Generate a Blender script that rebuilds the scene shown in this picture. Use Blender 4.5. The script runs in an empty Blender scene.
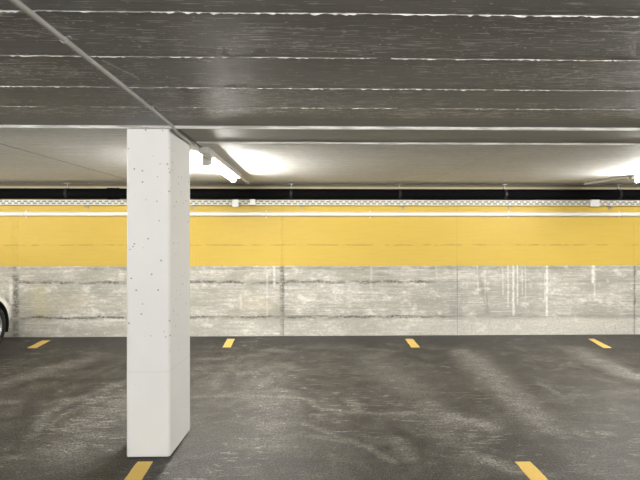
import bpy, bmesh, math, random
from mathutils import Vector, Matrix
random.seed(7)
S = bpy.context.scene
COL = S.collection
PI = math.pi

# ------------------------------------------------------------ camera, world, exposure
H = 1.53
YAW = math.radians(1.25)
F = 481.0
cd = bpy.data.cameras.new('camera')
cam = bpy.data.objects.new('camera', cd); COL.objects.link(cam)
cam.location = (0, 0, H)
cam.rotation_euler = (PI/2, 0, -YAW)
cd.sensor_fit = 'HORIZONTAL'; cd.sensor_width = 36.0
cd.lens = F/640*36.0
cd.shift_y = -9/640
cd.clip_start = 0.05; cd.clip_end = 60
S.camera = cam
w = bpy.data.worlds.new('world'); S.world = w; w.use_nodes = True
w.node_tree.nodes['Background'].inputs[0].default_value = (0.9, 0.95, 1.0, 1)
w.node_tree.nodes['Background'].inputs[1].default_value = 0.02
S.view_settings.view_transform = 'Standard'
S.view_settings.look = 'None'
S.view_settings.exposure = 0.9
S.view_settings.gamma = 1.0
S.view_settings.use_curve_mapping = False
TUBE = 340.0           # radiance of the lit fluorescent tubes

# ------------------------------------------------------------ dimensions
WY = 7.02             # face of the long wall
Z0, Z1, Z2 = 2.24, 2.22, 2.207    # soffit: over the aisle, pillar strip, over the stalls
YS1, YS2 = 3.265, 3.725
XL, XR, YB = -11.0, 11.5, -9.0
PX0, PX1, PY0, PY1 = -1.236, -.944, 3.27, 3.72
CX = -0.90            # line of the ceiling conduit

# ------------------------------------------------------------ node helpers
class NT:
    def __init__(s, name):
        s.m = bpy.data.materials.new(name); s.m.use_nodes = True
        s.t = s.m.node_tree; s.b = s.t.nodes['Principled BSDF']
        s.b.inputs['Specular IOR Level'].default_value = 0.3
    def n(s, typ, **kw):
        x = s.t.nodes.new(typ)
        for k, v in kw.items(): setattr(x, k, v)
        return x
    def put(s, sock, v):
        if hasattr(v, 'is_output') or isinstance(v, bpy.types.NodeSocket): s.t.links.new(v, sock)
        elif isinstance(v, (tuple, list)) and len(v) == 3 and sock.type == 'RGBA': sock.default_value = (*v, 1)
        else: sock.default_value = v
    def math(s, op, a, b=0.0, c=0.0, clamp=False):
        x = s.n('ShaderNodeMath', operation=op, use_clamp=clamp)
        s.put(x.inputs[0], a); s.put(x.inputs[1], b); s.put(x.inputs[2], c)
        return x.outputs[0]
    def mix(s, f, a, b, mode='MIX'):
        x = s.n('ShaderNodeMix', data_type='RGBA', blend_type=mode)
        s.put(x.inputs[0], f); s.put(x.inputs[6], a); s.put(x.inputs[7], b)
        return x.outputs[2]
    def pos(s):
        if not hasattr(s, '_p'): s._p = s.n('ShaderNodeNewGeometry').outputs['Position']
        return s._p
    def xyz(s):
        if not hasattr(s, '_x'):
            x = s.n('ShaderNodeSeparateXYZ'); s.put(x.inputs[0], s.pos()); s._x = x.outputs
        return s._x
    def noise(s, scale=(1, 1, 1), sc=1.0, detail=4.0, rough=0.55, off=(0, 0, 0), dist=0.0):
        mp = s.n('ShaderNodeMapping'); s.put(mp.inputs[0], s.pos())
        mp.inputs['Scale'].default_value = scale; mp.inputs['Location'].default_value = off
        x = s.n('ShaderNodeTexNoise'); s.t.links.new(mp.outputs[0], x.inputs['Vector'])
        x.inputs['Scale'].default_value = sc; x.inputs['Detail'].default_value = detail
        x.inputs['Roughness'].default_value = rough; x.inputs['Distortion'].default_value = dist
        return x.outputs['Fac']
    def ramp(s, v, lo, hi, a=0.0, b=1.0, smooth=True):
        x = s.n('ShaderNodeMapRange'); x.interpolation_type = 'SMOOTHSTEP' if smooth else 'LINEAR'
        s.put(x.inputs[0], v); x.inputs[1].default_value = lo; x.inputs[2].default_value = hi
        x.inputs[3].default_value = a; x.inputs[4].default_value = b
        return x.outputs[0]
    def band(s, v, c, w, soft):                 # 1 within |v-c|<w, soft edge
        d = s.math('ABSOLUTE', s.math('SUBTRACT', v, c))
        return s.ramp(d, w, w+soft, 1.0, 0.0)
    def bump(s, h, strength=0.3, dist=0.01):
        x = s.n('ShaderNodeBump'); x.inputs['Strength'].default_value = strength
        x.inputs['Distance'].default_value = dist; s.put(x.inputs['Height'], h)
        s.t.links.new(x.outputs[0], s.b.inputs['Normal'])
    def base(s, c, rough=0.7, metal=0.0, spec=None):
        s.put(s.b.inputs['Base Color'], c); s.put(s.b.inputs['Roughness'], rough)
        s.b.inputs['Metallic'].default_value = metal
        if spec is not None: s.b.inputs['Specular IOR Level'].default_value = spec
        return s.m

def stroke_group():
    """mask of a worn stroke between two points: 1 on the line, fading to 0 at its half width"""
    g = bpy.data.node_groups.new('stroke', 'ShaderNodeTree')
    for nm, ty in (('P', 'NodeSocketVector'), ('A', 'NodeSocketVector'), ('B', 'NodeSocketVector'), ('W', 'NodeSocketFloat'), ('K', 'NodeSocketFloat'), ('Prev', 'NodeSocketFloat')):
        g.interface.new_socket(nm, in_out='INPUT', socket_type=ty)
    g.interface.new_socket('Out', in_out='OUTPUT', socket_type='NodeSocketFloat')
    gi = g.nodes.new('NodeGroupInput'); go = g.nodes.new('NodeGroupOutput'); L = g.links.new
    def v(op, a, b=None, s=None):
        x = g.nodes.new('ShaderNodeVectorMath'); x.operation = op; L(a, x.inputs[0])
        if b is not None: L(b, x.inputs[1])
        if s is not None: L(s, x.inputs['Scale'])
        return x
    def m(op, a, b, clamp=False):
        x = g.nodes.new('ShaderNodeMath'); x.operation = op; x.use_clamp = clamp
        for i, q in enumerate((a, b)):
            if isinstance(q, float): x.inputs[i].default_value = q
            else: L(q, x.inputs[i])
        return x.outputs[0]
    ch = g.nodes.new('ShaderNodeVectorMath'); ch.operation = 'MULTIPLY_ADD'    # makes the strokes evaluate one after the other
    L(gi.outputs['Prev'], ch.inputs[0]); ch.inputs[1].default_value = (1e-9, 1e-9, 1e-9); L(gi.outputs['P'], ch.inputs[2])
    pa = v('SUBTRACT', ch.outputs[0], gi.outputs['A']).outputs[0]
    ba = v('SUBTRACT', gi.outputs['B'], gi.outputs['A']).outputs[0]
    t = m('DIVIDE', v('DOT_PRODUCT', pa, ba).outputs['Value'], v('DOT_PRODUCT', ba, ba).outputs['Value'], True)
    q = v('SCALE', ba, s=t).outputs[0]
    d = v('LENGTH', v('SUBTRACT', pa, q).outputs[0]).outputs['Value']
    mr = g.nodes.new('ShaderNodeMapRange'); mr.interpolation_type = 'SMOOTHSTEP'
    L(d, mr.inputs[0]); mr.inputs[1].default_value = 0; L(gi.outputs['W'], mr.inputs[2])
    L(gi.outputs['K'], mr.inputs[3]); mr.inputs[4].default_value = 0
    L(m('MAXIMUM', mr.outputs[0], gi.outputs['Prev']), go.inputs[0])
    return g
STROKE = stroke_group()
def strokes(nt, P, items):
    prev = None
    for A, B, wd, k in items:
        x = nt.n('ShaderNodeGroup'); x.node_tree = STROKE
        nt.t.links.new(P, x.inputs['P']); x.inputs['A'].default_value = A; x.inputs['B'].default_value = B
        x.inputs['W'].default_value = wd; x.inputs['K'].default_value = k
        if prev is not None: nt.t.links.new(prev, x.inputs['Prev'])
        prev = x.outputs[0]
    return prev
def warped(nt, amp, sc, flat=(1, 1, 1)):
    x = nt.n('ShaderNodeTexNoise'); nt.t.links.new(nt.pos(), x.inputs['Vector']); x.inputs['Scale'].default_value = sc
    x.inputs['Detail'].default_value = 3
    a = nt.n('ShaderNodeVectorMath', operation='SUBTRACT'); nt.t.links.new(x.outputs['Color'], a.inputs[0]); a.inputs[1].default_value = (.5, .5, .5)
    b = nt.n('ShaderNodeVectorMath', operation='MULTIPLY'); nt.t.links.new(a.outputs[0], b.inputs[0]); b.inputs[1].default_value = [amp*q for q in flat]
    c = nt.n('ShaderNodeVectorMath', operation='ADD'); nt.t.links.new(b.outputs[0], c.inputs[0]); nt.t.links.new(nt.pos(), c.inputs[1])
    return c.outputs[0]

def plain(name, col, rough=0.6, metal=0.0, var=0.08, spec=0.3):
    n = NT(name)
    f = n.noise(sc=9, detail=4)
    c2 = tuple(max(0, q*(1-var*2)) for q in col)
    return n.base(n.mix(f, col, c2), rough, metal, spec)

# ---- soffit: grey-painted board-marked concrete, paint chipped off in small dashes along the boards
def mat_ceiling():
    n = NT('painted_board_concrete_soffit')
    x, y, z = n.xyz()
    broad = n.noise((0.35, 1.5, 1), 1.0, 3)
    grain = n.noise((1.2, 45, 1), 1.0, 5)
    gr2 = n.noise((2.5, 160, 1), 1.0, 4, .6)
    fine = n.noise((60, 110, 1), 1.0, 3)
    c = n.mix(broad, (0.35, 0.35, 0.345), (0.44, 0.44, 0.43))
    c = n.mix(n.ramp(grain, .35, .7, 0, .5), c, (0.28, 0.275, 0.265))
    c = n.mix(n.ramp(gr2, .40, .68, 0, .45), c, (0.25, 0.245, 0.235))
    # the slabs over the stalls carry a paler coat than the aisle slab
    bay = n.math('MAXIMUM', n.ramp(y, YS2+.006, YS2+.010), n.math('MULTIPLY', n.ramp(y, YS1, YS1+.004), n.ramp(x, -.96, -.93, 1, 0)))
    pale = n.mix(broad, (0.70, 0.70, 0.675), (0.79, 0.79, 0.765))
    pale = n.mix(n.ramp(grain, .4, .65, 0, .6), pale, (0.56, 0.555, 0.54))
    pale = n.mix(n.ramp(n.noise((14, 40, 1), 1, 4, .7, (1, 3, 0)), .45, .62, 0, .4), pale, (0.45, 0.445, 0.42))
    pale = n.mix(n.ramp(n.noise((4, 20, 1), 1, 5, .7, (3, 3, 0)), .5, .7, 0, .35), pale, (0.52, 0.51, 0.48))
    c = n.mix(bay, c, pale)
    # chips
    chip = n.noise((9, 130, 1), 1.0, 2, .5, (3, 1, 0))
    zone = n.noise((.6, 2.6, 1), 1.0, 2, .5, (5, 5, 0))
    zr = n.ramp(x, -1.5, 3, .0, .03)
    fore = n.ramp(y, 2.9, 3.2, 1, 0)
    thr = n.math('ADD', n.math('ADD', chip, n.math('MULTIPLY', zone, .42)), zr)
    m1 = n.math('MULTIPLY', n.ramp(thr, .845, .875), fore)
    vn = n.noise((45, 60, 1), 1.0, 2, .5, (9, 2, 0))
    m2 = n.math('MULTIPLY', n.ramp(n.math('ADD', vn, n.math('MULTIPLY', zone, .35)), .835, .865), fore)
    mk = n.math('MAXIMUM', m1, n.math('MULTIPLY', m2, .8))
    CP = warped(n, .02, 25)
    cs = strokes(n, CP, [((-.99, 1.72, Z0), (-.86, 1.80, Z0), .012, .8), ((-1.05, 1.75, Z0), (-1.0, 1.78, Z0), .015, .9), ((-.86, 2.02, Z0), (-.80, 2.24, Z0), .014, .9),
                         ((-.72, 1.98, Z0), (-.62, 1.99, Z0), .012, .8), ((-.45, 2.0, Z0), (-.42, 2.02, Z0), .02, .8), ((-.22, 1.68, Z0), (-.02, 1.68, Z0), .012, .6),
                         ((.72, 1.68, Z0), (.86, 1.68, Z0), .012, .9), ((1.0, 1.68, Z0), (1.2, 1.69, Z0), .012, .8), ((-.66, 1.78, Z0), (-.58, 1.78, Z0), .02, .8), ((1.5, 1.85, Z0), (1.62, 1.85, Z0), .014, .8)])
    mk = n.math('MAXIMUM', mk, n.math('MULTIPLY', cs, n.ramp(fine, .35, .5)))
    c = n.mix(n.math('MULTIPLY', mk, .95), c, (0.86, 0.85, 0.83))
    h = n.math('ADD', n.math('MULTIPLY', grain, .5), n.math('MULTIPLY', fine, .5))
    h = n.math('ADD', h, n.math('MULTIPLY', gr2, .5))
    h = n.math('ADD', h, n.math('MULTIPLY', mk, .6))
    n.bump(h, .5, .006)
    return n.base(c, .6, 0, .3)
def mat_lime():
    n = NT('pale_cement_fin')
    f = n.noise((6, 60, 60), 1, 4)
    return n.base(n.mix(n.ramp(f, .35, .65), (0.50, 0.49, 0.46), (0.88, 0.87, 0.84)), .7)

# ---- the long wall: raw board-marked concrete with a yellow painted band above
HY = 1.02
def mat_wall():
    n = NT('raw_concrete_with_yellow_paint')
    x, y, z = n.xyz()
    cloud = n.noise((.9, 1, 2.2), 1.3, 6, .62)
    hz = n.noise((1.5, 1, 26), 1.0, 5, .6)
    vt = n.noise((14, 1, .8), 1.0, 4, .6, (2, 0, 0))
    pore = n.noise((30, 1, 42), 1.0, 4, .7)
    mid = n.noise((9, 1, 22), 1.0, 7, .78, (8, 0, 3))
    c = n.mix(n.ramp(cloud, .36, .64), (0.42, 0.405, 0.355), (0.78, 0.765, 0.71))
    c = n.mix(n.ramp(mid, .40, .60, .6, 0), c, (0.33, 0.32, 0.285))
    c = n.mix(n.ramp(mid, .55, .66, 0, .5), c, (0.84, 0.83, 0.79))
    c = n.mix(n.ramp(hz, .45, .65, 0, .6), c, (0.37, 0.36, 0.32))
    c = n.mix(n.ramp(vt, .52, .72, 0, .35), c, (0.44, 0.42, 0.37))
    c = n.mix(n.ramp(pore, .35, .55, .5, 0), c, (0.36, 0.345, 0.30))
    # broad grey fields
    g1 = n.math('MULTIPLY', n.ramp(x, .6, 2.6), n.ramp(x, 3.2, 4.4, 1, .35))
    g2 = n.ramp(n.noise((.5, 1, 5), 1.4, 4, .6, (1, 0, 7)), .42, .62)
    c = n.mix(n.math('MULTIPLY', n.math('MULTIPLY', g1, g2), .55), c, (0.37, 0.36, 0.33))
    # fresh-lime blotches and olive stains
    bl = n.noise((3, 1, 5), 1.0, 5, .65, (4, 0, 1))
    c = n.mix(n.ramp(bl, .56, .66, 0, .55), c, (0.86, 0.85, 0.80))
    P = warped(n, .05, 9)
    ol = strokes(n, P, [((-3.9, WY, .62), (-3.85, WY, .35), .24, .7), ((-3.6, WY, .5), (-3.3, WY, .52), .2, .4), ((-.9, WY, .5), (-.6, WY, .45), .2, .4)])
    c = n.mix(n.math('MULTIPLY', ol, n.ramp(pore, .3, .7)), c, (0.56, 0.50, 0.27))
    # honeycombed construction lines between boards
    wob = n.math('MULTIPLY', n.math('SUBTRACT', n.noise((5, 1, 3), 1, 6, .75), .5), .10)
    zz = n.math('ADD', z, wob)
    xx = n.math('ADD', x, n.math('MULTIPLY', n.math('SUBTRACT', n.noise((1, 1, 7), 1, 4, .6, (0, 0, 9)), .5), .05))
    spotty = n.math('MULTIPLY', n.ramp(pore, .40, .52), n.ramp(n.noise((4, 1, 9), 1, 3, .6, (6, 0, 2)), .40, .55, .15, 1))
    left = n.ramp(x, 1.6, 2.3, 1, .25)
    l1 = n.math('MULTIPLY', n.band(zz, .785, .005, .030), left)
    l2 = n.math('MULTIPLY', n.band(zz, .275, .004, .026), left)
    l3 = n.math('MULTIPLY', n.band(zz, .985, .006, .03), .45)
    l4 = n.math('MULTIPLY', n.band(xx, -4.235, .02, .05), .95)
    l5 = n.math('MULTIPLY', n.band(xx, -.40, .012, .04), .9)
    l6 = n.math('MULTIPLY', n.band(xx, 2.16, .07, .10), .5)
    l7 = n.math('MULTIPLY', n.band(xx, 4.81, .005, .02), .9)
    li = l1
    for q in (l2, l3, l4, l5, l7): li = n.math('MAXIMUM', li, q)
    hole = n.math('MULTIPLY', li, spotty)
    c = n.mix(n.math('MULTIPLY', li, .3), c, (0.34, 0.33, 0.29))
    c = n.mix(n.math('MULTIPLY', hole, .95), c, (0.14, 0.13, 0.115))
    c = n.mix(n.math('MULTIPLY', l6, n.ramp(vt, .3, .7)), c, (0.30, 0.29, 0.27))
    # hairline joint exactly on the joint lines
    hl = n.band(x, -.385, .004, .004)
    hl = n.math('MAXIMUM', hl, n.band(x, 2.17, .003, .004))
    hl = n.math('MAXIMUM', hl, n.band(x, 4.815, .004, .004))
    hb = n.noise((1.1, 1, 60), 1.0, 3, .6, (3, 0, 5))
    c = n.mix(n.math('MULTIPLY', n.ramp(hb, .60, .66), n.ramp(mid, .4, .55)), c, (0.33, 0.32, 0.28))
    hb2 = n.noise((1.6, 1, 75), 1.0, 3, .6, (8, 0, 1))
    c = n.mix(n.ramp(hb2, .60, .67, 0, .6), c, (0.84, 0.83, 0.79))
    # white lime runs
    PW = warped(n, .03, 3, (1, 0, .3))
    runs = []
    for px, top, bot, wd, k in ((3.00, 1.02, .30, .028, .9), (3.06, 1.02, .45, .02, .7), (2.92, 1.02, .42, .02, .65), (2.84, 1.0, .6, .018, .5), (3.13, .95, .6, .015, .5),
                                (3.50, 1.02, .28, .03, .95), (3.47, .9, .5, .02, .5), (4.19, 1.02, .78, .05, .9), (4.21, .95, .55, .02, .5), (2.47, 1.02, .6, .02, .45), (2.58, .95, .5, .02, .35),
                                (3.18, 1.0, .5, .018, .35), (1.86, 1.02, .85, .02, .35), (-.52, 1.02, .72, .03, .6), (-.62, .9, .3, .02, .35), (-4.30, .80, .5, .05, .7), (-4.32, .5, .3, .04, .5), (.9, 1.0, .7, .03, .35), (-1.0, .6, .4, .03, .4)):
        runs.append(((px, WY, top), (px+.006, WY, bot), wd, k))
    rn = strokes(n, PW, runs)
    c = n.mix(n.math('MULTIPLY', rn, n.ramp(n.noise((14, 1, 16), 1.0, 5, .75, (1, 0, 1)), .38, .58, .2, .95)), c, (0.95, 0.94, 0.91))
    br = strokes(n, PW, [((2.48, WY, .95), (2.62, WY, .33), .06, .5), ((2.6, WY, .6), (2.62, WY, .4), .03, .7), ((4.52, WY, .14), (4.52, WY, 0), .02, .95), ((4.6, WY, .0), (4.75, WY, .02), .03, .9), ((1.0, WY, .9), (1.6, WY, .83), .04, .4), ((0, WY, .93), (.4, WY, .9), .05, .3)])
    c = n.mix(n.math('MULTIPLY', br, .8), c, (0.25, 0.24, 0.21))
    # bright footing course
    foot = n.math('MULTIPLY', n.ramp(z, .20, .27, 1, 0), n.ramp(x, .5, 3, .3, .75))
    c = n.mix(n.math('MULTIPLY', foot, n.ramp(pore, .3, .6, .3, .8)), c, (0.78, 0.77, 0.72))
    c = n.mix(n.math('MULTIPLY', hl, .6), c, (0.22, 0.21, 0.19))
    vor = n.noise((70, 1, 70), 1.0, 2)
    c = n.mix(n.ramp(vor, .70, .74, 0, .7), c, (0.2, 0.19, 0.17))
    # yellow paint
    yc = n.mix(n.noise((1.2, 1, 2.5), 1, 4), (0.63, 0.45, 0.088), (0.54, 0.38, 0.068))
    yc = n.mix(n.ramp(n.noise((3, 1, 30), 1, 5), .45, .75, 0, .18), yc, (0.44, 0.30, 0.055))
    ln = n.math('MULTIPLY', n.band(n.math('ADD', z, n.math('MULTIPLY', wob, .3)), 1.325, .004, .012), n.ramp(n.noise((6, 1, 20), 1, 5, .7), .42, .58))
    yc = n.mix(n.math('MULTIPLY', ln, .6), yc, (0.33, 0.23, 0.07))
    vl = n.math('MAXIMUM', n.math('MULTIPLY', n.band(xx, -.40, .004, .018), .3), n.math('MULTIPLY', n.band(xx, 2.16, .003, .014), .22))
    vl = n.math('MAXIMUM', vl, n.math('MULTIPLY', n.band(xx, -4.2, .003, .02), .15))
    yc = n.mix(n.math('MULTIPLY', vl, n.ramp(pore, .35, .6, .2, 1)), yc, (0.36, 0.24, 0.07))
    edge = n.math('ADD', z, n.math('MULTIPLY', n.math('SUBTRACT', n.noise((25, 1, 25), 1, 5, .8), .5), .07))
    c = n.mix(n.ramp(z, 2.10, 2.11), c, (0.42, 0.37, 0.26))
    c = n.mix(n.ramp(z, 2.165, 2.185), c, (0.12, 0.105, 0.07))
    c = n.mix(1.0, c, (0.97, 0.96, 0.94), 'MULTIPLY')
    pm = n.math('MULTIPLY', n.ramp(edge, HY-.004, HY+.004), n.ramp(z, 2.10, 2.105, 1, 0))
    c = n.mix(pm, c, yc)
    h = n.math('SUBTRACT', n.math('MULTIPLY', pore, .35), hole)
    h = n.math('ADD', h, n.math('MULTIPLY', hz, .35))
    h = n.math('SUBTRACT', h, n.math('MULTIPLY', ln, .5))
    h = n.math('SUBTRACT', h, n.math('MULTIPLY', hl, n.ramp(z, HY, HY+.02, 1, .25)))
    h = n.math('MULTIPLY', h, n.math('SUBTRACT', 1.0, n.math('MULTIPLY', pm, .45)))
    n.bump(h, .5, .012)
    return n.base(c, n.ramp(pm, 0, 1, .85, .5), 0, .3)

# ---- asphalt with tyre wear; strokes are given on the floor in metres
FS = [((1.966, 6.041, 0), (1.917, 5.07, 0), 0.329, 0.62), ((1.917, 5.07, 0), (1.85, 4.19, 0), 0.274, 0.62), ((1.85, 4.19, 0), (1.867, 3.696, 0), 0.234, 0.62), ((2.089, 6.14, 0), (2.034, 5.176, 0), 0.124, 0.25), ((1.96, 6.143, 0), (2.209, 5.841, 0), 0.149, 0.3), ((3.413, 6.111, 0), (3.398, 5.46, 0), 0.289, 0.65), ((3.398, 5.46, 0), (3.444, 4.865, 0), 0.258, 0.65), ((1.166, 3.911, 0), (1.292, 3.846, 0), 0.206, 0.85), ((1.292, 3.846, 0), (1.4, 3.744, 0), 0.201, 0.85), ((1.517, 3.903, 0), (1.874, 4.049, 0), 0.087, 0.35), ((-1.055, 4.457, 0), (-0.44, 4.471, 0), 0.07, 0.35), ((-0.44, 4.471, 0), (-0.226, 4.439, 0), 0.125, 0.6), ((-0.226, 4.439, 0), (0.005, 4.381, 0), 0.055, 0.55), ((0.005, 4.381, 0), (0.091, 4.157, 0), 0.053, 0.55), ((0.091, 4.157, 0), (0.3, 4.06, 0), 0.051, 0.55), ((0.3, 4.06, 0), (0.589, 4.01, 0), 0.05, 0.55), ((0.589, 4.01, 0), (0.887, 4.025, 0), 0.05, 0.55), ((-0.746, 4.532, 0), (-0.499, 4.419, 0), 0.056, 0.3), ((-0.499, 4.419, 0), (-0.082, 4.161, 0), 0.054, 0.3), ((-0.94, 4.709, 0), (-0.949, 5.241, 0), 0.109, 0.25), ((-0.949, 5.241, 0), (-0.831, 5.769, 0), 0.12, 0.25), ((-0.831, 5.769, 0), (-0.553, 5.997, 0), 0.128, 0.25), ((-0.075, 3.816, 0), (0.156, 3.659, 0), 0.058, 0.4), ((0.156, 3.659, 0), (0.361, 3.432, 0), 0.055, 0.4), ((0.361, 3.432, 0), (0.566, 3.174, 0), 0.052, 0.4), ((-0.147, 3.629, 0), (0.151, 3.553, 0), 0.056, 0.4), ((0.151, 3.553, 0), (0.393, 3.399, 0), 0.054, 0.4), ((-0.508, 6.197, 0), (-0.272, 6.089, 0), 0.134, 0.6), ((-0.397, 5.543, 0), (-0.218, 5.378, 0), 0.204, 0.35), ((-0.523, 5.307, 0), (-0.387, 4.497, 0), 0.459, 0.35), ((-0.387, 4.497, 0), (-0.289, 3.528, 0), 0.375, 0.35), ((-0.328, 4.008, 0), (-0.243, 3.397, 0), 0.162, 0.3), ((-2.053, 3.618, 0), (-2.199, 4.049, 0), 0.084, 0.38), ((-2.199, 4.049, 0), (-2.166, 4.327, 0), 0.091, 0.38), ((-2.166, 4.327, 0), (-2.038, 4.617, 0), 0.098, 0.38), ((-2.038, 4.617, 0), (-1.851, 4.948, 0), 0.104, 0.38), ((-1.999, 3.78, 0), (-2.052, 4.067, 0), 0.049, 0.35), ((-2.052, 4.067, 0), (-1.964, 4.348, 0), 0.052, 0.35), ((-1.964, 4.348, 0), (-1.803, 4.501, 0), 0.055, 0.35), ((-2.769, 4.365, 0), (-2.572, 4.361, 0), 0.082, 0.6), ((-2.258, 4.405, 0), (-1.878, 4.397, 0), 0.069, 0.5), ((-3.074, 4.847, 0), (-2.869, 5.283, 0), 0.253, 0.4), ((-2.869, 5.283, 0), (-2.677, 5.721, 0), 0.275, 0.4), ((-3.009, 5.439, 0), (-2.827, 5.514, 0), 0.085, 0.5), ((-2.727, 5.679, 0), (-2.653, 5.72, 0), 0.071, 0.6), ((-1.7, 3.383, 0), (-1.491, 3.456, 0), 0.053, 0.4), ((-1.625, 4.391, 0), (-1.696, 3.932, 0), 0.415, 0.38), ((-1.696, 3.932, 0), (-1.685, 3.368, 0), 0.364, 0.38), ((-2.086, 3.288, 0), (-1.946, 3.3, 0), 0.062, 0.4), ((1.111, 3.307, 0), (1.251, 3.132, 0), 0.12, 0.65), ((1.251, 3.132, 0), (1.315, 3.051, 0), 0.116, 0.65), ((0.626, 3.508, 0), (0.664, 3.228, 0), 0.105, 0.35), ((2.304, 4.761, 0), (2.35, 4.41, 0), 0.057, 0.5), ((2.357, 3.993, 0), (2.612, 3.965, 0), 0.062, 0.35), ((2.2, 3.596, 0), (2.279, 3.576, 0), 0.056, 0.8), ((2.351, 4.465, 0), (3.027, 4.342, 0), 0.082, 0.22), ((2.971, 4.943, 0), (3.104, 4.743, 0), 0.06, 0.3), ((2.709, 4.429, 0), (3.179, 4.56, 0), 0.126, 0.28), ((0.789, 5.779, 0), (0.949, 4.759, 0), 0.427, 0.3), ((0.949, 4.759, 0), (1.056, 3.872, 0), 0.35, 0.3), ((1.056, 3.872, 0), (1.096, 3.262, 0), 0.289, 0.3), ((0.719, 6.222, 0), (1.052, 6.111, 0), 0.096, 0.4), ((-1.309, 5.779, 0), (-1.046, 5.774, 0), 0.09, 0.5), ((0.141, 6.454, 0), (0.906, 6.166, 0), 0.236, 0.15), ((1.661, 4.652, 0), (1.819, 4.679, 0), 0.116, 0.35), ((1.785, 3.856, 0), (2.033, 3.711, 0), 0.118, 0.2), ((2.02, 3.618, 0), (2.056, 3.546, 0), 0.078, 0.4), ((3.445, 5.631, 0), (3.684, 5.539, 0), 0.087, 0.25), ((0.797, 4.471, 0), (0.975, 3.873, 0), 0.13, 0.15), ((1.867, 3.696, 0), (1.859, 3.039, 0), 0.189, 0.14), ((0.367, 4.348, 0), (0.42, 3.991, 0), 0.104, 0.15), ((-2.901, 6.147, 0), (-2.403, 5.849, 0), 0.112, 0.2), ((-0.534, 3.711, 0), (0.143, 3.358, 0), 0.331, 0.1), ((2.336, 4.437, 0), (2.756, 3.835, 0), 0.322, 0.1)]
def mat_floor():
    n = NT('worn_asphalt')
    x, y, z = n.xyz()
    cl = n.noise((.8, 1.1, 1), 1.0, 5, .6)
    cl2 = n.noise((3.5, 4.5, 1), 1.0, 5, .65, (7, 3, 0), .6)
    sp = n.noise((1, 1, 1), 55, 3, .6)
    sp2 = n.noise((1, 1, 1), 110, 2, .6)
    c = n.mix(n.ramp(cl, .35, .7), (0.010, 0.0095, 0.009), (0.034, 0.032, 0.029))
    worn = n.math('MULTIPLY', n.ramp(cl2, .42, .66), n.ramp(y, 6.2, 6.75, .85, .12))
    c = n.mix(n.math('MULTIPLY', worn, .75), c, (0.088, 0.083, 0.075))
    P = warped(n, .10, 2.2)
    P2 = warped(n, .05, 14)
    P3 = n.n('ShaderNodeVectorMath', operation='ADD'); n.t.links.new(P, P3.inputs[0]); n.t.links.new(P2, P3.inputs[1])
    P4 = n.n('ShaderNodeVectorMath', operation='SUBTRACT'); n.t.links.new(P3.outputs[0], P4.inputs[0]); n.t.links.new(n.pos(), P4.inputs[1])
    st = strokes(n, P4.outputs[0], FS)
    streak = n.noise((5, 9, 1), 1.0, 5, .7, (1, 8, 0), .8)
    stm = n.math('MULTIPLY', st, n.ramp(streak, .34, .62, .25, 1.25))
    c = n.mix(stm, c, (0.29, 0.278, 0.255))
    fl = n.noise((9, 16, 1), 1.0, 6, .8, (2, 2, 0), .4)
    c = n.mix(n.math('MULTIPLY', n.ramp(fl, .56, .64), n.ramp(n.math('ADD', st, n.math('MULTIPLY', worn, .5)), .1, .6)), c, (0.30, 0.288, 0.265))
    # small scuffs
    sc = n.noise((6, 26, 1), 1.0, 4, .6, (5, 5, 0), .5)
    zn = n.noise((1, 1, 1), 1.1, 2, .5, (4, 9, 0))
    c = n.mix(n.math('MULTIPLY', n.ramp(n.math('ADD', sc, n.math('MULTIPLY', zn, .4)), .80, .88), .6), c, (0.27, 0.255, 0.23))
    c = n.mix(n.ramp(sp, .38, .58, .7, 0), c, (0.014, 0.012, 0.011))
    c = n.mix(n.ramp(sp2, .55, .65, 0, .65), c, (0.17, 0.162, 0.15))
    h = n.math('ADD', n.math('MULTIPLY', sp, 1.0), n.math('MULTIPLY', sp2, .4))
    n.bump(h, .8, .006)
    return n.base(c, n.ramp(stm, 0, 1, .52, .75), 0, .45)

def mat_pillar():
    n = NT('white_painted_concrete')
    x, y, z = n.xyz()
    f = n.noise((3, 3, 2), 1, 5)
    c = n.mix(f, (0.86, 0.86, 0.85), (0.78, 0.78, 0.77))
    v = n.n('ShaderNodeTexVoronoi'); v.inputs['Scale'].default_value = 21
    n.t.links.new(n.pos(), v.inputs['Vector'])
    gate = n.noise((2.3, 2.3, 2.3), 1, 2, .5, (2, 7, 1))
    pin = n.math('MULTIPLY', n.ramp(v.outputs['Distance'], .10, .15, 1, 0), n.ramp(gate, .50, .55))
    v2 = n.n('ShaderNodeTexVoronoi'); v2.inputs['Scale'].default_value = 9
    n.t.links.new(n.pos(), v2.inputs['Vector'])
    pin = n.math('MAXIMUM', pin, n.math('MULTIPLY', n.ramp(v2.outputs['Distance'], .05, .085, 1, 0), n.ramp(x, PX1-.012, PX1-.004, 1, .25)))
    seam = n.math('MULTIPLY', n.band(n.math('ADD', z, n.math('MULTIPLY', f, .01)), .585, .001, .006), .16)
    c = n.mix(n.math('MULTIPLY', pin, .8), c, (0.25, 0.24, 0.22))
    c = n.mix(seam, c, (0.45, 0.44, 0.42))
    h = n.math('SUBTRACT', n.math('MULTIPLY', n.noise((18, 18, 8), 1, 4), .3), n.math('ADD', pin, seam))
    n.bump(h, .35, .006)
    return n.base(c, .5, 0, .35)
def mat_linepaint():
    n = NT('yellow_road_paint')
    sp = n.noise((1, 1, 1), 95, 2, .6)
    c = n.mix(n.noise((4, 4, 1), 1, 4), (0.80, 0.56, 0.15), (0.68, 0.46, 0.11))
    c = n.mix(n.ramp(sp, .22, .40, .6, 0), c, (0.2, 0.14, 0.05))
    n.bump(sp, .4, .003)
    return n.base(c, .55)
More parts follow.
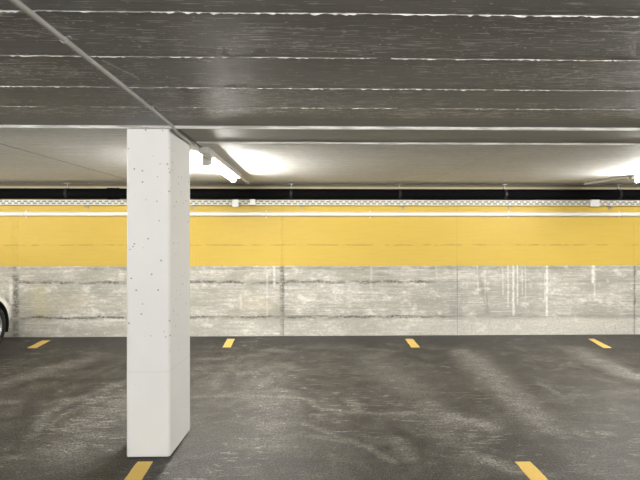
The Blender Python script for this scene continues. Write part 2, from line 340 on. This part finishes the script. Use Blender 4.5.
def mat_emit():
    n = NT('lit_fluorescent_glass')
    n.b.inputs['Base Color'].default_value = (.9, .9, .9, 1)
    n.b.inputs['Emission Color'].default_value = (1.0, 0.975, 0.925, 1)
    n.b.inputs['Emission Strength'].default_value = TUBE
    return n.m
M = dict(
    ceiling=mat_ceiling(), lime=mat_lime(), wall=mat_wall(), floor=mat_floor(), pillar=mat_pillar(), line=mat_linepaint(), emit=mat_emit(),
    rawwall=plain('plain_concrete', (0.42, 0.41, 0.38), .85, 0, .15),
    black=plain('black_pipe_plastic', (0.0035, 0.0035, 0.004), .8, 0, .1, .05),
    cream=plain('cream_tray_metal', (0.82, 0.80, 0.72), .4), white=plain('white_plastic', (0.86, 0.85, 0.80), .35, 0, .03),
    grey=plain('grey_conduit_plastic', (0.50, 0.50, 0.48), .4), steel=plain('galvanised_steel', (0.36, 0.36, 0.35), .5, .5),
    batten=plain('grey_lamp_housing', (0.50, 0.49, 0.46), .5), cable=plain('dark_cable_sheath', (0.10, 0.10, 0.10), .5),
    bundle=plain('grey_cable_sheath', (0.36, 0.35, 0.32), .6),
    crack=plain('dark_joint_filler', (0.12, 0.10, 0.085), .8),
    carpaint=plain('white_car_paint', (0.84, 0.84, 0.83), .18, 0, .01, .5), tyre=plain('black_tyre_rubber', (0.018, 0.018, 0.018), .75),
    trim=plain('black_car_trim', (0.015, 0.015, 0.016), .5), alloy=plain('silver_alloy', (0.60, 0.60, 0.60), .28, .9, .03),
    glass=plain('dark_car_glass', (0.02, 0.025, 0.028), .06, 0, .02, .6), lens=plain('clear_lamp_lens', (0.55, 0.57, 0.6), .1, 0, .05, .6), red=plain('red_lamp_lens', (0.45, 0.02, 0.02), .2),
)

# ------------------------------------------------------------ mesh helpers
def box(bm, x0, x1, y0, y1, z0, z1):
    v = [bm.verts.new(p) for p in ((x0, y0, z0), (x1, y0, z0), (x1, y1, z0), (x0, y1, z0), (x0, y0, z1), (x1, y0, z1), (x1, y1, z1), (x0, y1, z1))]
    for f in ((0, 3, 2, 1), (4, 5, 6, 7), (0, 1, 5, 4), (1, 2, 6, 5), (2, 3, 7, 6), (3, 0, 4, 7)): bm.faces.new([v[i] for i in f])
def tube(bm, pts, r, n=16, cap=True):
    """round bar through pts; r a number or one radius per point"""
    rs = r if isinstance(r, (list, tuple)) else [r]*len(pts)
    pts = [Vector(p) for p in pts]; rings = []
    for i, p in enumerate(pts):
        d = (pts[min(i+1, len(pts)-1)] - pts[max(i-1, 0)]).normalized()
        u = d.cross(Vector((0, 0, 1)) if abs(d.z) < .9 else Vector((1, 0, 0))).normalized(); v = d.cross(u)
        rings.append([bm.verts.new(p + rs[i]*(math.cos(2*PI*k/n)*u + math.sin(2*PI*k/n)*v)) for k in range(n)])
    for a, b in zip(rings, rings[1:]):
        for k in range(n): bm.faces.new((a[k], a[(k+1) % n], b[(k+1) % n], b[k]))
    if cap: bm.faces.new(rings[0][::-1]); bm.faces.new(rings[-1])
def obj(name, bm, mat, parent=None, smooth=False, bevel=0.0, seg=2, loc=None):
    """links bm as one object; loc is its origin in the world (vertices given in world coordinates)"""
    me = bpy.data.meshes.new(name)
    bmesh.ops.recalc_face_normals(bm, faces=bm.faces)
    if smooth:
        for f in bm.faces: f.smooth = True
        for e in bm.edges:
            if len(e.link_faces) == 2 and e.calc_face_angle(0) > .7: e.smooth = False
    base = Vector(parent['_o']) if parent is not None and '_o' in parent else Vector((0, 0, 0))
    o = bpy.data.objects.new(name, me); COL.objects.link(o)
    org = Vector(loc) if loc else base
    for v in bm.verts: v.co -= org
    bm.to_mesh(me); bm.free(); me.materials.append(mat)
    if parent is not None:
        o.parent = parent; o.location = org - base
    else: o.location = org
    o['_o'] = tuple(org)
    if bevel:
        m = o.modifiers.new('bevel', 'BEVEL'); m.width = bevel; m.segments = seg; m.limit_method = 'ANGLE'; m.angle_limit = .7
    return o
def empty(name, loc):
    o = bpy.data.objects.new(name, None); COL.objects.link(o); o.location = loc; o['_o'] = tuple(loc); o.empty_display_size = .1
    return o
def tag(o, label, cat, group=None):
    o['label'] = label; o['category'] = cat
    if group: o['group'] = group
    return o
def struct(name, bm, mat, **k):
    o = obj(name, bm, mat, **k); o['kind'] = 'structure'; return o
def bx(*a):
    bm = bmesh.new(); box(bm, *a); return bm
def dup(root, loc):
    r = root.copy(); COL.objects.link(r); r.location = loc
    for ch in list(root.children):
        c = ch.copy(); COL.objects.link(c); c.parent = r
        for g in list(ch.children):
            d = g.copy(); COL.objects.link(d); d.parent = c
    return r

# ------------------------------------------------------------ the setting
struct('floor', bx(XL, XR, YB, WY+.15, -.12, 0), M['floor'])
struct('wall_back', bx(XL, XR, WY, WY+.25, 0, 2.5), M['wall'])
struct('wall_rear', bx(XL, XR, YB-.2, YB, 0, 2.5), M['rawwall'])
struct('wall_left', bx(XL-.2, XL, YB, WY, 0, 2.5), M['rawwall'])
struct('wall_right', bx(XR, XR+.2, YB, WY, 0, 2.5), M['rawwall'])
bm = bmesh.new()
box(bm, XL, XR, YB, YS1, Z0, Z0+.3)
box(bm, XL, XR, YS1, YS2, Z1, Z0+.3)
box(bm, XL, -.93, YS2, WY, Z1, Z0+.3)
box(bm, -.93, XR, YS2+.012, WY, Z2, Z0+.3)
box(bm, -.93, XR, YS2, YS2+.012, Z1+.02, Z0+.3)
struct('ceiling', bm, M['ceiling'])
# cement fins between the shuttering boards: irregular thin ridges
def fin(y, hgt, x0=XL+.02, x1=XR-.02, z=Z0, keep=1.0, seed=0, jit=.004, step=.012, thick=.003):
    rnd = random.Random(seed); bm = bmesh.new(); x = x0; prev = None; k = 0
    yo = 0.0; on = True; run = 0
    while x < x1:
        if run <= 0:
            on = rnd.random() < keep; run = rnd.randint(3, 40)
        run -= 1
        hh = hgt*(.15+rnd.random()**2*1.5) if on else 0
        yo = max(-jit, min(jit, yo + rnd.uniform(-1, 1)*jit*.3))
        cur = None
        if hh > 0:
            cur = [bm.verts.new(p) for p in ((x, y+yo-thick/2, z+.002), (x, y+yo-thick/4, z-hh), (x, y+yo+thick/4, z-hh), (x, y+yo+thick, z+.002))]
            if prev:
                for i in range(4): bm.faces.new((prev[i], prev[(i+1) % 4], cur[(i+1) % 4], cur[i]))
            else: bm.faces.new(cur)
        elif prev: bm.faces.new(prev[::-1])
        if hh > 0 and prev is None: pass
        prev = cur; x += step
    if prev: bm.faces.new(prev[::-1])
    return bm
for i, (y, hg, kp) in enumerate(((1.19, .003, .7), (1.572, .0045, 1.0), (1.972, .0032, .86), (2.395, .0036, .97), (2.775, .0025, .6), (.75, .004, .9), (.35, .004, .9))):
    struct('trim_%d' % (i+1), fin(y, hg, keep=kp, seed=i+3), M['lime'])
# rough white edge of the drop at the pillar line
bm = bmesh.new(); box(bm, XL+.01, XR-.01, YS1-.003, YS1+.001, Z1+.001, Z0)
struct('trim_8', bm, M['lime'])
bm = bmesh.new(); box(bm, -.925, XR-.01, YS2+.011, YS2+.014, Z2+.000, Z2+.010)
struct('trim_9', bm, M['lime'])
# joints in the soffit over the stalls, running towards the wall
for i, (x, wd, z) in enumerate(((-2.44, .007, Z1), (1.61, .0012, Z2), (6.6, .006, Z2))):
    struct('trim_%d' % (i+10), bx(x-wd/2, x+wd/2, YS2+.02, WY-.01, z-(.0004 if i == 1 else .0015), z+.004), M['crack'])

# ------------------------------------------------------------ pillar
bm = bmesh.new()
c = .012
sec = [(PX0+c, PY0), (PX1-c, PY0), (PX1+.001, PY0+c), (PX1+.028, PY1-c), (PX1+.018, PY1), (PX0+c, PY1), (PX0, PY1-c), (PX0, PY0+c)]
rings = [[bm.verts.new((x, y, z)) for x, y in sec] for z in (.006, 2.2195)]
for k in range(8): bm.faces.new((rings[0][k], rings[0][(k+1) % 8], rings[1][(k+1) % 8], rings[1][k]))
bm.faces.new(rings[0][::-1]); bm.faces.new(rings[1])
pil = empty('concrete_pillar', (-1.08, 3.5, 0))
tag(pil, 'white painted rectangular concrete pillar standing on the asphalt between two parking stalls', 'pillar')
obj('shaft', bm, M['pillar'], pil, bevel=.003)
obj('base_joint', bx(PX0+.006, PX1-.006, PY0+.008, PY1-.006, 0, .0065), M['crack'], pil)

# ------------------------------------------------------------ painted stall marks
def mark(px0, px1, qx0, qx1, y0, y1, label):
    rnd = random.Random(int(px0*100)); bm = bmesh.new(); N = 14
    A = []; 
    for i in range(N+1):
        t = i/N; y = y0+(y1-y0)*t; j = lambda: rnd.uniform(-.003, .003)
        a = px0+(qx0-px0)*t+j(); b = px1+(qx1-px1)*t+j()
        A.append([bm.verts.new(p) for p in ((a, y, .0), (b, y, .0), (b-.001, y, .0025), (a+.001, y, .0025))])
    for a, b in zip(A, A[1:]):
        for i in range(4): bm.faces.new((a[i], a[(i+1) % 4], b[(i+1) % 4], b[i]))
    bm.faces.new(A[0]); bm.faces.new(A[-1][::-1])
    o = obj('parking_mark', bm, M['line'], None, loc=((px0+px1)/2, (y0+y1)/2, 0))
    tag(o, label, 'parking mark', 'yellow stall marks painted on the asphalt')
mark(-3.69, -3.57, -3.735, -3.625, 6.365, 6.80, 'short yellow mark on the asphalt near the parked white car')
mark(-1.145, -1.035, -1.165, -1.06, 6.345, 6.84, 'short yellow mark at the wall, just right of the white pillar in view')
mark(1.335, 1.45, 1.355, 1.465, 6.29, 6.785, 'short yellow mark at the wall below the bare middle of the yellow band')
mark(3.84, 3.955, 3.95, 4.03, 6.205, 6.73, 'short slanting yellow mark at the wall near the right-hand edge of the photo')
mark(-1.14, -1.03, -1.14, -1.035, 2.55, 3.213, 'yellow mark running out from the foot of the white pillar')
mark(1.36, 1.465, 1.36, 1.465, 2.5, 3.157, 'yellow mark in the open foreground asphalt, right of the pillar')

# ------------------------------------------------------------ black drain pipe under the soffit
py_, pz_, pr = 6.85, 2.058, .072
pipe = empty('drain_pipe', (0, py_, pz_))
tag(pipe, 'thick black drain pipe hung under the ceiling along the yellow wall', 'pipe')
bm = bmesh.new(); tube(bm, [(XL+.02, py_, pz_), (XR-.02, py_, pz_)], pr, 28); obj('pipe_run', bm, M['black'], pipe, True)
for xs in (-2.76, 3.3+3.6):
    bm = bmesh.new(); tube(bm, [(xs-.09, py_, pz_), (xs-.085, py_, pz_), (xs+.07, py_, pz_), (xs+.075, py_, pz_)], [pr, pr+.009, pr+.009, pr], 28)
    obj('pipe_socket', bm, M['black'], pipe, True)
for k, xs in enumerate((-7.9, -6.4, -4.95, -3.41, -1.85, -.262, 1.285, 2.80, 4.46, 6.0, 7.5)):
    bm = bmesh.new(); tube(bm, [(xs-.018, py_, pz_), (xs+.018, py_, pz_)], pr+.004, 24, True)
    c_ = obj('pipe_clamp', bm, M['trim'], pipe, True, loc=(xs, py_, pz_))
    bm = bmesh.new(); tube(bm, [(xs, py_, pz_+pr), (xs, py_, Z2+.001)], .006, 8)
    box(bm, xs-.035, xs+.035, py_-.018, py_+.018, Z2-.012, Z2+.001)
    box(bm, xs-.014, xs+.014, py_-.02, py_+.02, pz_+pr+.001, pz_+pr+.018)
    obj('hanger_rod', bm, M['steel'], c_, False, .001)

# ------------------------------------------------------------ perforated cable tray
ty0, ty1, tz0, tz1 = 6.93, 6.985, 1.902, 1.975
tray = empty('cable_tray', (0, ty0, tz0))
tag(tray, 'cream perforated metal cable tray along the wall, directly below the black pipe', 'cable tray')
bm = bmesh.new(); t = .0025
box(bm, XL+.05, XR-.05, ty0-t, ty0, tz0, tz0+.011); box(bm, XL+.05, XR-.05, ty0-t, ty0, tz1-.011, tz1)
x = XL+.08; hw = .088
while x < XR-.15:                     # punched web: two staggered rows of slots
    mid = (tz0+tz1)/2
    for zz0, zz1, o_ in ((tz0+.011, mid-.003, 0), (mid+.003, tz1-.011, hw/2)):
        box(bm, x+o_, x+o_+.034, ty0-t, ty0, zz0, zz1)
    x += hw
box(bm, XL+.05, XR-.05, ty0-t, ty0, mid-.003, mid+.003)
obj('tray_side', bm, M['cream'], tray)
obj('tray_floor', bx(XL+.05, XR-.05, ty0, ty1, tz0, tz0+t), M['cream'], tray)
obj('tray_rear_side', bx(XL+.05, XR-.05, ty1, ty1+t, tz0, tz0+.02), M['cream'], tray)
for xs in (-7.8, -6.3, -4.75, -3.20, -1.67, -.115, 1.365, 2.94, 4.42, 5.95, 7.5):
    bm = bmesh.new()
    box(bm, xs-.012, xs+.012, ty0-.004, WY-.001, tz0-.007, tz0-.0005)
    box(bm, xs-.012, xs+.012, WY-.008, WY-.001, tz0-.055, tz0-.006)
    tube(bm, [(xs, ty0+.004, tz0-.006), (xs, ty0+.002, tz0-.03), (xs+.008, ty0+.004, tz0-.042)], .005, 8)
    obj('tray_bracket', bm, M['steel'], tray)
bm = bmesh.new()
for i in range(3):
    for k in range(4):
        tube(bm, [(XL+.06, ty0+.012+i*.015, tz0+.011+k*.0145), (XR-.06, ty0+.012+i*.015, tz0+.011+k*.0145)], .007, 8)
cab = obj('cable_bundle', bm, M['bundle'], None, True, loc=(0, 6.955, tz0+.009))
tag(cab, 'grey cables lying inside the perforated tray', 'cables')
for (x0, x1, z0_, z1_, lab) in ((-1.105, -1.018, 1.872, 1.982, 'larger of two white boxes clipped to the tray right of the lamp above'),
                                (-.855, -.775, 1.905, 1.995, 'smaller white box clipped high on the tray, beside a larger one'),
                                (4.09, 4.215, 1.885, 1.993, 'white junction box on the tray near the right-hand edge of the photo')):
    jb = empty('junction_box', ((x0+x1)/2, ty0-.01, z0_)); tag(jb, lab, 'junction box', 'white boxes on the cable tray')
    obj('box_body', bx(x0, x1, ty0-.034, ty0-.003, z0_, z1_), M['white'], jb, bevel=.004)
    obj('box_lid', bx(x0+.006, x1-.006, ty0-.038, ty0-.0345, z0_+.006, z1_-.006), M['white'], jb, bevel=.001)

# ------------------------------------------------------------ white conduit on the wall below the tray
wr, wz = .031, 1.775
wc = empty('wall_conduit', (0, WY-wr-.004, wz))
tag(wc, 'straight white conduit pipe crossing the yellow wall below the cable tray', 'conduit')
bm = bmesh.new(); tube(bm, [(XL+.03, WY-wr-.004, wz), (XR-.03, WY-wr-.004, wz)], wr, 20); obj('conduit_run', bm, M['white'], wc, True)
for xs in (-8.5, -7, -5.5, -4.08, -2.3, -.63, .885, 2.93, 4.58, 6.2, 7.8):
    bm = bmesh.new(); tube(bm, [(xs-.01, WY-wr-.004, wz), (xs+.01, WY-wr-.004, wz)], wr+.004, 20)
    box(bm, xs-.01, xs+.01, WY-.005, WY, wz-wr-.02, wz+wr+.02)
    obj('conduit_clip', bm, M['cream'], wc)

# ------------------------------------------------------------ conduit on the soffit, leading to the lamp behind the pillar
cc = empty('ceiling_conduit', (CX, 1.5, Z0-.011))
tag(cc, 'thin grey conduit fixed along the ceiling towards the pillar and the lamp', 'conduit')
bm = bmesh.new(); r = .0105
tube(bm, [(CX+.008, -1.95, Z0-r), (CX+.008, .5, Z0-r), (CX+.002, 2.2, Z0-r), (CX-.008, 3.17, Z0-r), (CX-.008, 3.235, Z0-r-.008), (CX-.006, 3.28, Z1-r-.003), (CX, 3.74, Z2-r-.002)], r, 12)
obj('conduit_run', bm, M['grey'], cc, True)
for yy in (-1.4, -.2, .75, 1.78, 2.75, 3.5):
    zz = Z0 if yy < YS1 else Z1
    bm = bmesh.new()
    tube(bm, [(CX+.002, yy-.008, zz-r), (CX+.002, yy+.008, zz-r)], r+.0025, 12)
    box(bm, CX-.024, CX+.028, yy-.008, yy+.008, zz-.003, zz+.001)
    obj('conduit_saddle', bm, M['grey'], cc)
bm = bmesh.new(); tube(bm, [(CX+.018, 3.29, Z1-.006), (CX+.02, 3.5, Z1-.006), (CX+.022, 3.72, Z1-.008), (CX+.03, 3.80, Z2-.006), (CX+.035, 3.9, Z2-.006)], .0055, 8)
dc = obj('dark_cable', bm, M['cable'], None, True, loc=(CX, 3.5, Z1-.01))
tag(dc, 'thin dark cable on the ceiling beside the top of the white pillar', 'cable')

# ------------------------------------------------------------ fluorescent battens
def lamp(x, y, z, L=1.5):
    e = empty('tube_lamp', (x, y, z))
    obj('lamp_housing', bx(x-.022, x+.058, y-L/2-.38, y+L/2+.1, z-.055, z-.001), M['batten'], e, bevel=.004)
    bm = bmesh.new(); tx, tz = x-.022, z-.085
    tube(bm, [(tx, y-L/2, tz), (tx, y+L/2, tz)], .014, 16)
    tb = obj('fluorescent_tube', bm, M['emit'], e, True)
    tb['label'] = 'lit white glass tube'
    for s in (-1, 1):
        bm = bmesh.new(); ye = y+s*(L/2+.0125)
        box(bm, tx-(.05 if s < 0 else .02), tx+.03, ye-.012, ye+.012, z-.105, z-.002)
        obj('lamp_holder', bm, M['batten'], e, bevel=.003)
    return e
def lampdup(src, loc, label, rz=0):
    d = dup(src, loc); tag(d, label, 'lamp', G); d.rotation_euler.z = rz; return d
G = 'fluorescent lamps under the ceiling'
L0 = lamp(CX+.035, 4.94, Z2, 1.38); tag(L0, 'lit fluorescent tube lamp on the ceiling just right of the white pillar', 'lamp', G)
lampdup(L0, (3.91, 4.94, Z2), 'lit fluorescent tube lamp cut off by the right-hand edge of the photo')
for lx, ly, lz, rz, lab in ((-6.0, 4.75, Z1, 0, 'lit fluorescent tube lamp above the white car, left of the frame'),
                            (-.87, -2.0, Z0, PI/2, 'lit fluorescent tube lamp across the aisle behind the camera, where the thin conduit ends'),
                            (4.3, -2.0, Z0, PI/2, 'lit fluorescent tube lamp across the aisle, behind the camera to the right'),
                            (-6.0, -2.0, Z0, PI/2, 'lit fluorescent tube lamp across the aisle, behind the camera to the left'),
                            (1.7, -2.0, Z0, PI/2, 'unseen lit tube lamp across the aisle, added straight behind the camera to brighten the pillar front'),  # extra lamp, added out of view to brighten the pillar front
                            (-3.4, -2.0, Z0, PI/2, 'unseen lit tube lamp across the aisle behind, second from the left wall, added for more light on the pillar'),  # also an added, unseen lamp for more light on the pillar
                            (9.4, 5.0, Z2, 0, 'lit fluorescent tube lamp two bays right of the pillar, beyond the frame')):
    lampdup(L0, (lx, ly, lz), lab, rz)
tr = tag(obj('lamp_trunking', bx(CX+.012, CX+.058, 5.78, 6.74, Z2-.028, Z2), M['batten'], None, bevel=.002, loc=(CX, 6.2, Z2)),
         'narrow grey trunking on the ceiling between the lamp and the black pipe', 'trunking')

tr2 = dup(tr, (3.91-.035, 6.2, Z2)); tag(tr2, 'narrow grey trunking on the ceiling between the right-hand lamp and the pipe', 'trunking', 'lamp trunkings')
tr['group'] = 'lamp trunkings'; tr['label'] = 'narrow grey trunking on the ceiling between the black pipe and the lamp nearest the pillar'

# ------------------------------------------------------------ parked car at the left edge
def make_car():
    cx, fy = -4.88, 6.12                       # car axis, front axle
    e = empty('car', (cx, 4.9, 0)); tag(e, 'white car parked nose-in, its front wheel arch at the left edge of the photo', 'car')
    # stations from tail to nose: y, half width, bottom, belt height, top height (centre)
    st = [(2.92, .45, .42, .66, .72), (2.95, .70, .30, .80, .92), (3.05, .84, .22, .90, 1.00), (3.3, .90, .18, .92, 1.02), (3.62, .91, .17, .92, 1.0), (4.2, .91, .17, .90, .98), (4.9, .91, .17, .88, .96),
          (5.3, .91, .17, .86, .97), (5.7, .91, .17, .82, .93), (6.0, .91, .17, .775, .89), (6.2, .91, .17, .735, .85), (6.36, .908, .17, .68, .80), (6.48, .895, .18, .62, .74), (6.58, .855, .19, .56, .68), (6.67, .78, .20, .50, .62), (6.75, .63, .22, .47, .57), (6.80, .42, .24, .45, .53)]
    bm = bmesh.new(); R = []
    for y, hw_, b, s, tp in st:
        half = [(0, b), (hw_*.75, b), (hw_*.95, b+.03), (hw_*.985, b+.12), (hw_, b+(s-b)*.55), (hw_*.985, s-.04), (hw_*.94, s+.01), (hw_*.8, s+(tp-s)*.6), (hw_*.45, tp-.01), (0, tp)]
        ring = [(x_, z_) for x_, z_ in half] + [(-x_, z_) for x_, z_ in half[-2:0:-1]]
        R.append([bm.verts.new((cx+x_, y, z_)) for x_, z_ in ring])
    n = len(R[0])
    for a, b in zip(R, R[1:]):
        for k in range(n): bm.faces.new((a[k], a[(k+1) % n], b[(k+1) % n], b[k]))
    bm.faces.new(R[0][::-1]); bm.faces.new(R[-1])
    body = obj('car_body', bm, M['carpaint'], e, True)
    m = body.modifiers.new('sub', 'SUBSURF'); m.levels = 1; m.render_levels = 1
    # wheel arches cut out of the body, then applied
    cut = bmesh.new()
    for wy_ in (fy, 3.62):
        for s in (-1, 1): tube(cut, [(cx+s*.62, wy_, .315), (cx+s*1.1, wy_, .315)], .355, 40)
    co = obj('cutter', cut, M['trim'])
    b2 = body.modifiers.new('arch', 'BOOLEAN'); b2.operation = 'DIFFERENCE'; b2.object = co; b2.solver = 'EXACT'
    bpy.context.view_layer.update()
    dg = bpy.context.evaluated_depsgraph_get()
    me = bpy.data.meshes.new_from_object(body.evaluated_get(dg))
    body.modifiers.clear(); body.data = me
    if len(me.materials) < 1: me.materials.append(M['carpaint'])
    bpy.data.objects.remove(co)
    for p in me.polygons: p.use_smooth = True
    me.update()
    # black liners inside the arches
    for wy_ in (fy, 3.62):
        for s in (-1, 1):
            bm = bmesh.new(); N = 28; A = []
            for k in range(N+1):
                a = -.35+ (PI+.7)*k/N
                p = [(cx+s*xx_, wy_+math.cos(a)*rr, .315+math.sin(a)*rr) for xx_, rr in ((.64, .345), (.893, .345), (.893, .354), (.64, .354))]
                A.append([bm.verts.new(q) for q in p])
            for a, b in zip(A, A[1:]):
                for i in range(4): bm.faces.new((a[i], a[(i+1) % 4], b[(i+1) % 4], b[i]))
            obj('wheel_arch_liner', bm, M['trim'], e, True)
            # wheel
            wx = cx+s*.80
            wh = empty('wheel', (wx, wy_, .305)); wh.parent = e; wh.location = Vector((wx, wy_, .305)) - Vector((cx, 4.9, 0))
            bm = bmesh.new(); pr_ = [(-.095, .21), (-.10, .27), (-.085, .298), (-.05, .305), (.05, .305), (.085, .298), (.10, .27), (.095, .21)]
            N = 48; Q = [[bm.verts.new((wx+a_, wy_+r_*math.cos(2*PI*k/N), .305+r_*math.sin(2*PI*k/N))) for a_, r_ in pr_] for k in range(N)]
            for k in range(N):
                for i in range(8):
                    bm.faces.new((Q[k][i], Q[k][(i+1) % 8], Q[(k+1) % N][(i+1) % 8], Q[(k+1) % N][i]))
            obj('tyre', bm, M['tyre'], wh, True)
            bm = bmesh.new(); pr_ = [(-.09, .205), (-.09, .213), (.09, .213), (.094, .205), (.085, .198), (.03, .185), (-.08, .185)]
            if s < 0: pr_ = [(-a_, r_) for a_, r_ in pr_]
            Q = [[bm.verts.new((wx+a_, wy_+r_*math.cos(2*PI*k/N), .305+r_*math.sin(2*PI*k/N))) for a_, r_ in pr_] for k in range(N)]
            for k in range(N):
                for i in range(7): bm.faces.new((Q[k][i], Q[k][(i+1) % 7], Q[(k+1) % N][(i+1) % 7], Q[(k+1) % N][i]))
            for k in range(5):
                a = 2*PI*k/5+.3
                for da in (-.13, .13):
                    tube(bm, [(wx+s*.06, wy_+.05*math.cos(a+da*2), .305+.05*math.sin(a+da*2)), (wx+s*.07, wy_+.19*math.cos(a+da), .305+.19*math.sin(a+da))], [.018, .013], 8)
            tube(bm, [(wx+s*.03, wy_, .305), (wx+s*.078, wy_, .305)], .06, 20)
            obj('rim', bm, M['alloy'], wh, True)
            bm = bmesh.new(); tube(bm, [(wx-s*.02, wy_, .305), (wx+s*.01, wy_, .305)], .15, 24); obj('brake_disc', bm, M['steel'], wh, True)
    # cabin: glass house with roof and pillars
    cs = [(3.0, .62, .93, .95), (3.35, .66, .60, 1.42), (3.9, .68, .60, 1.50), (4.6, .68, .60, 1.50), (5.0, .68, .58, 1.43), (5.62, .70, .90, .96)]
    bm = bmesh.new(); R = []
    for y, wb, wt, tz in cs:
        wt = min(wt, wb) if tz > 1 else wb
        R.append([bm.verts.new((cx+q[0], y, q[1])) for q in ((-wb-.1, .90), (-wt, tz-.04), (-wt*.6, tz), (wt*.6, tz), (wt, tz-.04), (wb+.1, .90))])
    for a, b in zip(R, R[1:]):
        for k in range(5): bm.faces.new((a[k], a[k+1], b[k+1], b[k]))
        bm.faces.new((a[5], a[0], b[0], b[5]))
    bm.faces.new(R[0][::-1]); bm.faces.new(R[-1])
    obj('cabin_glass', bm, M['glass'], e)
    bm = bmesh.new(); A = []
    for y, wt, tz in ((3.33, .61, 1.425), (3.9, .615, 1.505), (4.6, .615, 1.505), (5.02, .595, 1.432)):
        A.append([bm.verts.new((cx+q[0], y, q[1])) for q in ((-wt, tz-.05), (-wt*.6, tz), (wt*.6, tz), (wt, tz-.05), (wt, tz-.025), (wt*.6, tz+.02), (-wt*.6, tz+.02), (-wt, tz-.025))])
    for a, b in zip(A, A[1:]):
        for k in range(8): bm.faces.new((a[k], a[(k+1) % 8], b[(k+1) % 8], b[k]))
    bm.faces.new(A[0][::-1]); bm.faces.new(A[-1])
    obj('roof', bm, M['carpaint'], e)
    for s in (-1, 1):
        for p0, p1 in (((.80, 5.62, .92), (.59, 5.02, 1.40)), ((.77, 4.35, .90), (.61, 4.35, 1.46)), ((.74, 3.05, .93), (.60, 3.36, 1.39))):
            bm = bmesh.new(); tube(bm, [(cx+s*p0[0], p0[1], p0[2]), (cx+s*p1[0], p1[1], p1[2])], .03, 8); obj('roof_pillar', bm, M['carpaint'], e, True)
        bm = bmesh.new(); tube(bm, [(cx+s*.86, 5.25, .97), (cx+s*.93, 5.25, 1.0), (cx+s*1.0, 5.25, 1.01), (cx+s*1.06, 5.24, 1.0)], [.02, .06, .07, .03], 12)
        obj('door_mirror', bm, M['carpaint'], e, True)
        bm = bmesh.new(); tube(bm, [(cx+s*.50, 6.76, .52), (cx+s*.62, 6.72, .54), (cx+s*.74, 6.62, .58), (cx+s*.80, 6.50, .63)], [.03, .055, .055, .02], 12)
        obj('headlamp', bm, M['lens'], e, True)
        bm = bmesh.new(); tube(bm, [(cx+s*.60, 2.95, .78), (cx+s*.78, 3.02, .80), (cx+s*.84, 3.12, .80)], [.05, .06, .03], 12)
        obj('tail_lamp', bm, M['red'], e, True)
make_car()

for o in bpy.data.objects:
    if '_o' in o: del o['_o']
